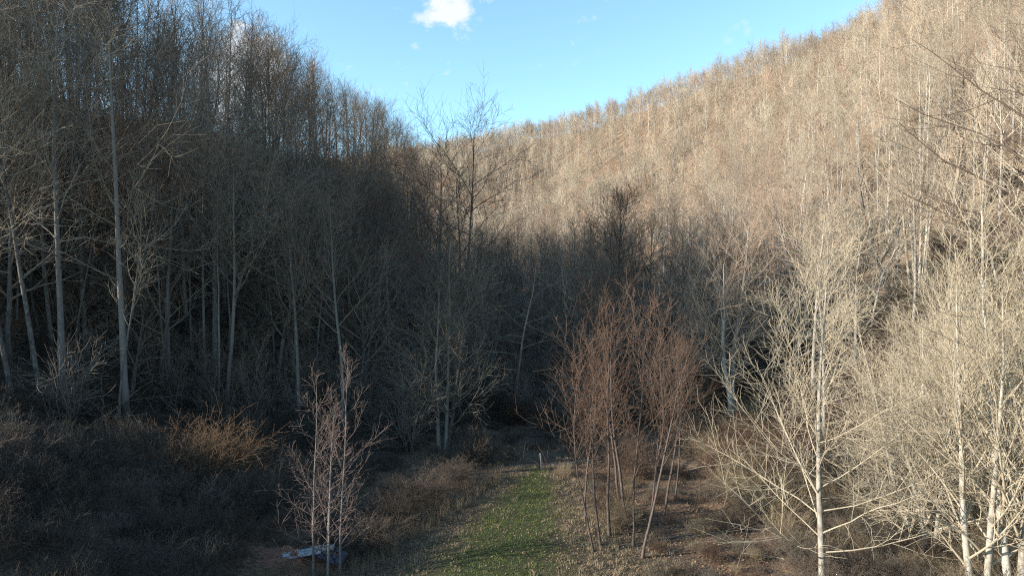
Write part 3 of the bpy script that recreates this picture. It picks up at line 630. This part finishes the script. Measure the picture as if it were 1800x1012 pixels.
for i in range(len(px)):
    if not vis[i]: continue
    k = pk[i]; v = int(rng.integers(len(LIB[k]))); rz = rng.uniform(0, 6.283); tl = rng.normal(0, 0.03, 2)
    if i in indiv:
        o = place_tree(LIB[k][v], 'young_tree' if 'slim' in k else 'bare_tree', px[i], py[i], 'bare tree', 'tree', group_of(px[i], py[i], uu[i]), rz, psn[i], tilt=tuple(tl), z=pz[i])
        TL.append((o, 'tall' if hgt[i] > 23 else ('mid' if hgt[i] > 14 else 'low'), KW[k.replace('_light', '')], uu[i],
                   'ridge line' if (px[i] < -16 and pz[i] > 38) else ('front rows' if py[i] < 85 else ('midway back' if py[i] < 125 else 'far back'))))
    else:
        stuff.append((px[i], py[i], pz[i], sidx[k][v], tl[0], tl[1], rz, psn[i]))
relabel(TL)
def gn_scatter(name, rows, sources, label, cat=None):
    """one object of stuff: instances of the source meshes on points"""
    c = bpy.data.collections.new(name+'_plants')
    for n, m in enumerate(sources):
        o = bpy.data.objects.new(f'{name}_plant_{n:03d}', m); c.objects.link(o)
    R = np.array(rows, dtype=np.float32)
    me = bpy.data.meshes.new(name); me.vertices.add(len(R)); me.vertices.foreach_set('co', R[:, :3].ravel())
    a = me.attributes.new('idx', 'INT', 'POINT'); a.data.foreach_set('value', R[:, 3].astype(np.int32))
    a = me.attributes.new('rot', 'FLOAT_VECTOR', 'POINT'); a.data.foreach_set('vector', R[:, 4:7].ravel())
    a = me.attributes.new('scl', 'FLOAT', 'POINT'); a.data.foreach_set('value', R[:, 7].copy())
    o = obj(name, me); g = bpy.data.node_groups.new(name+'_nodes', 'GeometryNodeTree')
    g.interface.new_socket('Geometry', in_out='INPUT', socket_type='NodeSocketGeometry'); g.interface.new_socket('Geometry', in_out='OUTPUT', socket_type='NodeSocketGeometry')
    gi = N(g, 'NodeGroupInput'); go = N(g, 'NodeGroupOutput'); ip = N(g, 'GeometryNodeInstanceOnPoints')
    ci = N(g, 'GeometryNodeCollectionInfo'); ci.inputs[0].default_value = c; ci.inputs[1].default_value = True; ci.inputs[2].default_value = True
    def na(nm, ty): n = N(g, 'GeometryNodeInputNamedAttribute', data_type=ty); n.inputs[0].default_value = nm; return n.outputs[0]
    g.links.new(gi.outputs[0], ip.inputs['Points']); g.links.new(ci.outputs[0], ip.inputs['Instance']); ip.inputs['Pick Instance'].default_value = True
    g.links.new(na('idx', 'INT'), ip.inputs['Instance Index']); g.links.new(na('rot', 'FLOAT_VECTOR'), ip.inputs['Rotation']); g.links.new(na('scl', 'FLOAT'), ip.inputs['Scale'])
    g.links.new(ip.outputs[0], go.inputs[0])
    md = o.modifiers.new('scatter', 'NODES'); md.node_group = g
    tag(o, label, cat, kind='stuff'); return o
gn_scatter('forest', stuff, [s[2] for s in srcs], 'leafless forest covering the far slopes and filling between the nearer trees', 'forest')
print('trees', len(stuff), 'individual', len(indiv))

# ---------------------------------------------------------------- shrubs
SL = []
def shrub(kind, v, u, d, label, s=1.0, rz=0.0, sz=None, name='shrub', group=None):
    x, y = at(u, d); me = LIB[kind][v % len(LIB[kind])]
    o = obj(name, me); o.location = (x, y, h1(x, y)); o.rotation_euler = (0, 0, rz); o.scale = (s, s, s if sz is None else sz)
    tag(o, label, 'bush', group); return o
shrub('bush_orange', 0, 345, 51, 'orange brown arching bush glowing on the dark left bank', 1.3, 0.4, 1.05)
shrub('bush_orange', 0, 405, 53, 'smaller orange brown bush on the right of the glowing one', 0.9, 2.4)
shrub('bush', 0, 832, 66, 'dark rounded bush on the left of the pole', 1.0, 0.3)
shrub('bush', 1, 800, 60, 'dark bush at the bend of the grass edge', 1.2, 1.3, 0.62)
shrub('bush', 2, 745, 55, 'dense brown bush beside the grass, midway down the left edge', 1.3, 2.3, 0.62)
shrub('bush', 0, 690, 50, 'dense brown bush right of the pinkish saplings', 1.3, 3.3, 0.62)
shrub('bush', 1, 650, 45, 'brown bush at the foot of the pinkish saplings', 1.0, 4.3, 0.6)
shrub('bush_red', 0, 1075, 50, 'reddish low bush under the red twigged saplings', 0.9, 1.0)
shrub('bush_tan', 0, 1085, 48, 'yellowish clump of brush at the feet of the red twigged saplings', 0.8, 2.0)
shrub('bush_red', 1, 1470, 66, 'russet bush glowing behind the pale lone tree', 1.5, 0.2)
shrub('bush_red', 0, 1530, 70, 'russet bush below the white stem clump', 1.7, 1.9)
shrub('bush_red', 1, 1110, 62, 'dull red bush behind the red twigged saplings', 1.4, 2.9)
SB = ['grey many stemmed shrub on the shaded left bank', 'grey many stemmed shrub in the dark valley middle', 'grey many stemmed shrub near the foot of the right slope']
SG = ['tall shrubs on the shaded left bank', 'tall shrubs in the dark valley middle', 'tall shrubs near the foot of the right slope']
SLB = []; rows = []; S2 = [m for k in ('thicket', 'bush', 'bush_tan', 'bush_red', 'scrub') for m in LIB[k]]
# indices: thicket 0-3, bush 4-6, tan 7-8, red 9-10, scrub 11-15
x, y = scatter(-66, 36, 54, 150, 4.6); u = 900+F*x/y
ok = keep_out(x, y, 0.5) & (u > -100) & ~((np.abs(x-2) < 11) & (y < 80)) & (H(x, y) < 34) & ((u < 1000) | (y > 84))
x, y = x[ok], y[ok]; o_ = np.argsort(y); x, y = x[o_], y[o_]; z = H(x, y)
for i in range(len(x)):
    v = int(rng.integers(5)); s_ = rng.uniform(0.55, 1.15); rz = rng.uniform(0, 6.28)
    if 200 < 900+F*x[i]/y[i] < 680 and y[i] < 63: continue
    if i < 130:
        o = obj('shrub', LIB['scrub'][v]); o.location = (x[i], y[i], z[i]); o.rotation_euler = (0, 0, rz); o.scale = (s_,)*3
        q = 0 if x[i] < -14 else (1 if x[i] < 18 else 2); tag(o, SB[q], 'bush', SG[q])
        SLB.append((o, 'big' if s_ > 0.9 else ('middling' if s_ > 0.7 else 'low'), 'grey many stemmed shrub', 900+F*x[i]/y[i], 'near' if y[i] < 68 else ('midway' if y[i] < 80 else 'farther back')))
    else: rows.append((x[i], y[i], z[i], 11+v, 0, 0, rz, s_))
relabel(SLB)
def scat_sh(x, y, ids, p, s0, s1):
    z = H(x, y)
    for i in range(len(x)):
        rows.append((x[i], y[i], z[i], rng.choice(ids, p=p), 0, 0, rng.uniform(0, 6.28), rng.uniform(s0, s1)))
x, y = scatter(-62, -9, 30, 84, 1.9); ps = path_side(x, y)
ok = (ps > 1.85) & (900+F*x/y > -150) & ~((x > -15.5) & (x < -7.5) & (y < 43.5)); x, y = x[ok], y[ok]; e_ = x > -17
scat_sh(x[~e_], y[~e_], [0, 1, 2, 3, 4], [.23, .23, .22, .22, .1], 0.55, 1.05)
scat_sh(x[e_], y[e_], [0, 1, 2, 3], [.25, .25, .25, .25], 0.35, 0.62)
x, y = scatter(-60, 45, 84, 150, 3.2); ok = keep_out(x, y, 0.4)
scat_sh(x[ok], y[ok], [0, 1, 2, 4, 5, 7, 9], [.2, .2, .2, .15, .1, .05, .1], 0.8, 1.5)
x, y = scatter(-10, 12, 66, 86, 1.8); ok = (rng.random(len(x)) < 0.6) & (np.hypot(x-2.7, y-64) > 3.5)
scat_sh(x[ok], y[ok], [0, 1, 2, 3], [.3, .3, .2, .2], 0.25, 0.6)
x, y = scatter(9, 60, 50, 84, 2.6); ok = keep_out(x, y, 0.4) & (900+F*x/y > 1200) & (x > 16)
scat_sh(x[ok], y[ok], [0, 1, 2, 7, 8, 9, 10], [.15, .15, .1, .2, .15, .15, .1], 0.6, 1.3)
x, y = scatter(9, 44, 28, 56, 1.7); ok = (x > 16.5+1.5*np.sin(y)) & (900+F*x/y < 2000)
scat_sh(x[ok], y[ok], [0, 1, 2, 7, 8], [.25, .25, .2, .15, .15], 0.4, 0.9)
x, y = scatter(4.5, 18, 36, 64, 1.5); ok = (rng.random(len(x)) < 0.6) & (path_side(x, y) > 1.9)
scat_sh(x[ok], y[ok], [0, 1, 2, 7, 9], [.3, .2, .2, .15, .15], 0.15, 0.42)
x, y = scatter(26, 48, 58, 80, 1.7); u = 900+F*x/y; ok = (u > 1370) & (u < 1640) & (rng.random(len(x)) < 0.8)
scat_sh(x[ok], y[ok], [9, 10], [.5, .5], 0.7, 1.2)
x, y = scatter(45, 160, 70, 190, 5.0); ok = 900+F*x/y < 1950
scat_sh(x[ok], y[ok], [0, 1, 7, 8, 9], [.3, .2, .2, .15, .15], 0.8, 1.5)
gn_scatter('undergrowth', rows, S2, 'tangled brown brush covering the banks and the forest floor', 'undergrowth')
print('shrubs', len(rows))

# ---------------------------------------------------------------- grass, dry grass, fallen leaves
def blades(n, xs, ys, zs, hmin, hmax, w, leanv, mat, name, label, seed):
    r = np.random.default_rng(seed); n = len(xs)
    hh = r.uniform(hmin, hmax, n); a = r.random(n)*6.283; wv = np.stack([np.cos(a), np.sin(a), 0*a], 1)*(w*r.uniform(0.6, 1.3, n))[:, None]
    b2 = r.random(n)*6.283; ln = np.stack([np.cos(b2), np.sin(b2), 0*b2], 1)*(hh*r.uniform(0.2, 1, n)*leanv)[:, None]
    P = np.stack([xs, ys, zs], 1); up = np.array([0, 0, 1.0])
    V = np.stack([P-wv, P+wv, P+ln*0.4+up*hh[:, None]*0.6+wv*0.7, P+ln*0.4+up*hh[:, None]*0.6-wv*0.7, P+ln+up*hh[:, None]*0.95], 1)
    k = np.arange(n)*5; mb = MB()
    mb.add(V, quads=np.stack([k, k+1, k+2, k+3], 1), tris=np.stack([k+3, k+2, k+4], 1))
    o = obj(name, mb.mesh(name, [M[mat]], smooth=False)); tag(o, label, 'grass', kind='stuff')
r = np.random.default_rng(5)
n = 60000; x = r.uniform(-9, 8, n); y = r.uniform(34, 65, n); ps = path_side(x, y)
nz = np.sin(x*1.7+0.6*np.sin(y))*np.sin(y*0.9+x*0.3)
n5 = np.sin(x*3.1+y*1.3)*np.sin(y*2.3-x*1.9)+0.6*np.sin(x*6.3-y*4.1)
ok = (ps+0.3*nz+0.22*n5+r.uniform(-0.2, 0.35, n) < 1.0) & (n5+0.8*nz < 0.55+r.normal(0, 0.3, n)); x, y = x[ok], y[ok]
blades(n, x, y, H(x, y)-0.02, 0.06, 0.15, 0.012, 0.8, 'green', 'grass', 'short green grass growing along the mown strip', 1)
# dry tufts along both edges of the strip
nt_ = 1100; x = r.uniform(-16, 12, nt_*4); y = r.uniform(34, 74, nt_*4); ps = path_side(x, y)
ok = ((ps > 0.3) & (ps < 2.6) & (y < 66) & (r.random(len(x)) < np.maximum(ps-0.5, 0.12))) | ((y > 64) & (np.abs(x-1) < 9) & (r.random(len(x)) < 0.5)); x, y = x[ok][:nt_], y[ok][:nt_]
ps = path_side(x, y); big = np.where((x < -1.0) & (ps > 1.5), 1.0, 0.40)
nb = 34; xx = np.repeat(x, nb)+r.normal(0, 0.16, len(x)*nb); yy = np.repeat(y, nb)+r.normal(0, 0.16, len(x)*nb)
hb = np.repeat(big, nb)
sel = hb > 0.6
blades(0, xx[sel], yy[sel], H(xx[sel], yy[sel])-0.02, 0.35, 1.0, 0.008, 0.7, 'straw', 'dry_grass', 'tall pale dry grass fringing the left edge of the mown strip', 2)
blades(0, xx[~sel], yy[~sel], H(xx[~sel], yy[~sel])-0.02, 0.10, 0.35, 0.010, 0.9, 'straw', 'dry_grass', 'short dry grass tufts scattered beside the mown strip', 3)
def leaves(n, x0, x1, y0, y1, seed, smin, smax, dens=None):
    r = np.random.default_rng(seed); x = r.uniform(x0, x1, n); y = r.uniform(y0, y1, n)
    if dens is not None: ok = r.random(n) < dens(x, y); x, y = x[ok], y[ok]
    n = len(x); z = H(x, y)+r.uniform(0.01, 0.06, n); s = r.uniform(smin, smax, n); a = r.random(n)*6.283
    ax = np.stack([np.cos(a), np.sin(a), r.normal(0, 0.35, n)], 1)*s[:, None]; bx = np.stack([-np.sin(a), np.cos(a), r.normal(0, 0.35, n)], 1)*(s*0.7)[:, None]
    P = np.stack([x, y, z], 1); V = np.stack([P-ax, P-bx*0.9+ax*0.1, P+ax, P+bx*0.9+ax*0.1], 1); k = np.arange(n)*4
    mb = MB(); mb.add(V, quads=np.stack([k, k+1, k+2, k+3], 1)); return mb
mb = leaves(70000, -14, 24, 34, 84, 9, 0.04, 0.09, lambda x, y: np.where(path_side(x, y) < 0.8, 0.22, 0.8))
o = obj('fallen_leaves', mb.mesh('fallen_leaves', [M['leaf']], smooth=False)); tag(o, 'brown fallen leaves lying over the valley floor', 'leaves', kind='stuff')

# ---------------------------------------------------------------- pole, debris heap, logs
def simple_mat(name, col, rough=0.6, metal=0.0, nscale=4.0, var=0.3, col2=None):
    m = bpy.data.materials.new(name); m.use_nodes = True; t = m.node_tree; b = t.nodes['Principled BSDF']
    b.inputs['Roughness'].default_value = rough; b.inputs['Metallic'].default_value = metal
    tc = N(t, 'ShaderNodeTexCoord'); nz = noise(t, tc, nscale, 5, 0.7); c2 = col2 or tuple(c*(1-var) for c in col)
    c = ramp(t, nz.outputs['Fac'], [(0.38, c2), (0.6, col)]); t.links.new(c, b.inputs['Base Color'])
    return m
# marker pole beyond the grass
x, y = at(951, 64); z = h1(x, y)
e = empty('marker_pole', (x, y, z)); tag(e, 'pale weathered pole standing at the far end of the mown grass', 'pole')
mb = MB(); tubes(mb, np.array([[(0.02, 0, -0.1), (0.0, 0, 0.6), (-0.04, 0, 1.1), (-0.08, 0, 1.52)]]), np.array([[.065, .065, .063, .06]]), 10)
P = np.array([[-0.08+0.06*math.cos(a), 0.06*math.sin(a), 1.52] for a in np.arange(10)*0.628]+[[-0.08, 0, 1.55]]); mb.add(P, tris=[(i, (i+1) % 10, 10) for i in range(10)])
obj('post', mb.mesh('post', [simple_mat('weathered_post', (0.38, 0.38, 0.37), 0.8)]), e)
mb = MB(); tubes(mb, np.array([[(-0.15, 0.02, -0.1), (-0.16, 0.02, 0.7), (-0.19, 0.02, 1.38)]]), np.array([[.06, .06, .055]]), 6)
P = np.array([[-0.19+0.055*math.cos(a), .02+0.055*math.sin(a), 1.38] for a in np.arange(6)*1.047]); mb.add(P, tris=[(0, i, i+1) for i in range(1, 5)])
obj('stake', mb.mesh('stake', [simple_mat('dark_stake', (0.05, 0.045, 0.04), 0.8)]), e)
# low earth mound
hx, hy = at(545, 42.2); hz = h1(hx, hy)
def mound(name, x, y, rx, ry, hgt_, mat, label, cat, seed):
    r = np.random.default_rng(seed); nr, na = 10, 40; V = []
    ph = r.uniform(0, 6.28, 6)
    for i in range(nr+1):
        q = i/nr
        for j in range(na):
            a = j*2*math.pi/na; w = 1+0.16*math.sin(3*a+ph[0])+0.09*math.sin(5*a+ph[1])+0.05*math.sin(9*a+ph[2])
            px_, py_ = x+rx*q*w*math.cos(a), y+ry*q*w*math.sin(a)
            zz = h1(px_, py_)+hgt_*(math.cos(q*math.pi)*.5+.5)*(1+0.25*math.sin(px_*4+ph[3])*math.sin(py_*5+ph[4]))-0.05*q
            V.append((px_-x, py_-y, zz-h1(x, y)))
    Q = [(i*na+j, i*na+(j+1) % na, (i+1)*na+(j+1) % na, (i+1)*na+j) for i in range(nr) for j in range(na)]
    mb = MB(); mb.add(V, quads=Q); o = obj(name, mb.mesh(name, [mat])); o.location = (x, y, h1(x, y)); tag(o, label, cat); return o
mound('earth_heap', hx-0.9, hy-0.2, 2.7, 1.7, 0.8, simple_mat('red_earth', (0.22, 0.10, 0.06), 0.95, nscale=6, col2=(0.07, 0.035, 0.022)), 'low heap of reddish earth at the foot of the slim saplings', 'heap', 3)
# corrugated blue grey sheet, lying tilted on the heap
def sheet(name, L, Wd, x, y, z, rz, rx, ry, mat, label, cat, crumple=0.0, seed=1, ridges=9):
    r = np.random.default_rng(seed); nu, nv = 36, 28; V = []
    f1, f2 = r.uniform(2, 4, 2)
    for i in range(nu+1):
        for j in range(nv+1):
            a, b2 = i/nu-0.5, j/nv-0.5
            zz = (0.02*math.sin(b2*ridges*6.283) if ridges else 0)+crumple*(math.sin(a*f1*5+b2*4)*math.cos(b2*f2*4-a*3)+0.4*math.sin(a*19+b2*23))-0.12*abs(a)**2
            V.append((a*L, b2*Wd, zz))
    Q = [(i*(nv+1)+j, (i+1)*(nv+1)+j, (i+1)*(nv+1)+j+1, i*(nv+1)+j+1) for i in range(nu) for j in range(nv)]
    mb = MB(); mb.add(V, quads=Q); o = obj(name, mb.mesh(name, [mat], smooth=ridges == 0 or True)); o.location = (x, y, z); o.rotation_euler = (rx, ry, rz)
    sm = o.modifiers.new('thickness', 'SOLIDIFY'); sm.thickness = 0.012
    tag(o, label, cat); return o
blue = simple_mat('blue_grey_metal', (0.30, 0.33, 0.37), 0.5, 0.0, 3.0, col2=(0.13, 0.15, 0.18))
sheet('metal_sheet', 2.3, 0.6, hx-0.35, hy-0.55, hz+0.88, math.radians(12), math.radians(24), math.radians(-6), blue, 'blue grey corrugated sheet lying tilted on the earth heap', 'metal sheet', 0.01, 2)
sheet('metal_sheet', 1.5, 0.5, hx+0.75, hy-0.05, hz+1.0, math.radians(4), math.radians(20), math.radians(-3), simple_mat('pale_sheet', (0.30, 0.31, 0.31), 0.6, 0, 3, col2=(0.12, 0.12, 0.12)), 'smaller pale sheet at the right end of the blue grey one', 'metal sheet', 0.02, 4, 5)
sheet('tarp', 1.6, 1.3, hx+1.45, hy-0.2, hz+0.66, math.radians(-10), math.radians(18), math.radians(22), simple_mat('dark_tarp', (0.035, 0.035, 0.06), 0.5, 0, 3), 'crumpled dark tarp slumped at the right end of the debris heap', 'tarp', 0.10, 5, 0)
# fallen logs and limbs
def log(u, d, L, r_, rz, tilt, label, seed, mat='trunk', nb=7):
    rg = np.random.default_rng(seed); x, y = at(u, d)
    e = empty('fallen_log', (x, y, h1(x, y)+r_*0.7), rz); e.rotation_euler = (0, -tilt, rz)
    P, R = grow(rg, np.array([[-L/2, 0, 0.]]), np.array([[1., 0, 0]]), np.array([L]), np.array([r_]), np.array([r_*0.45]), 10, 0.04, 0.0)
    mb = MB(); tubes(mb, P, R, 8); c0 = P[0, 0]; mb.add(np.r_[mb.v[0][:8], [c0]], tris=[(i, (i+1) % 8, 8) for i in range(8)]); obj('trunk', mb.mesh('log', [M[mat]]), e)
    mb = MB(); p, dd, l, rr = spawn(rg, P, R, np.array([L]), nb, 0.4, 0.98, 45, 30, 0.3, 0.2, 0.5, 0.02); P1, R1 = grow(rg, p, dd, l, rr, rr*0.3, 5, 0.12, 0.03); tubes(mb, P1, R1, 4)
    p, dd, l, rr = spawn(rg, P1, R1, l, 5, 0.2, 0.98, 45, 30, 0.4, 0.3, 0.5, 0.012); P1, R1 = grow(rg, p, dd, l, rr, rr*0.5, 3, 0.12, 0.03); tubes(mb, P1, R1, 3)
    obj('branch', mb.mesh('log_branch', [M[mat]]), e); tag(e, label, 'log')
log(1010, 66, 6, 0.09, 0.1, 0.02, 'thin fallen log lying across behind the pole', 1)
log(900, 68, 5, 0.07, -0.2, 0.0, 'thin fallen limb left of the pole', 2)
log(1200, 47, 5, 0.10, 0.5, 0.03, 'fallen limb on the brown leaves right of the sapling clump', 3)
log(1340, 43, 2.6, 0.09, -0.3, 0.0, 'short pale log lying under the pale lone tree', 4, 'pale', 2)
log(610, 66, 8, 0.12, 0.35, 0.10, 'grey fallen limb propped in the brush behind the young tree cluster', 5)
log(470, 68, 7, 0.10, -0.5, 0.25, 'thin fallen trunk leaning in the brush above the young tree cluster', 6)
log(880, 74, 7, 0.13, -0.25, 0.06, 'dark fallen trunk lying along the creek bank left of the pole', 7, 'dark')
log(1230, 56, 6, 0.09, 0.9, 0.05, 'thin fallen limb in the litter behind the right red saplings', 8)
log(900, 79, 13, 0.24, -0.22, 0.045, 'long dark fallen trunk arching low across the far end of the clearing', 9, 'dark', 5)
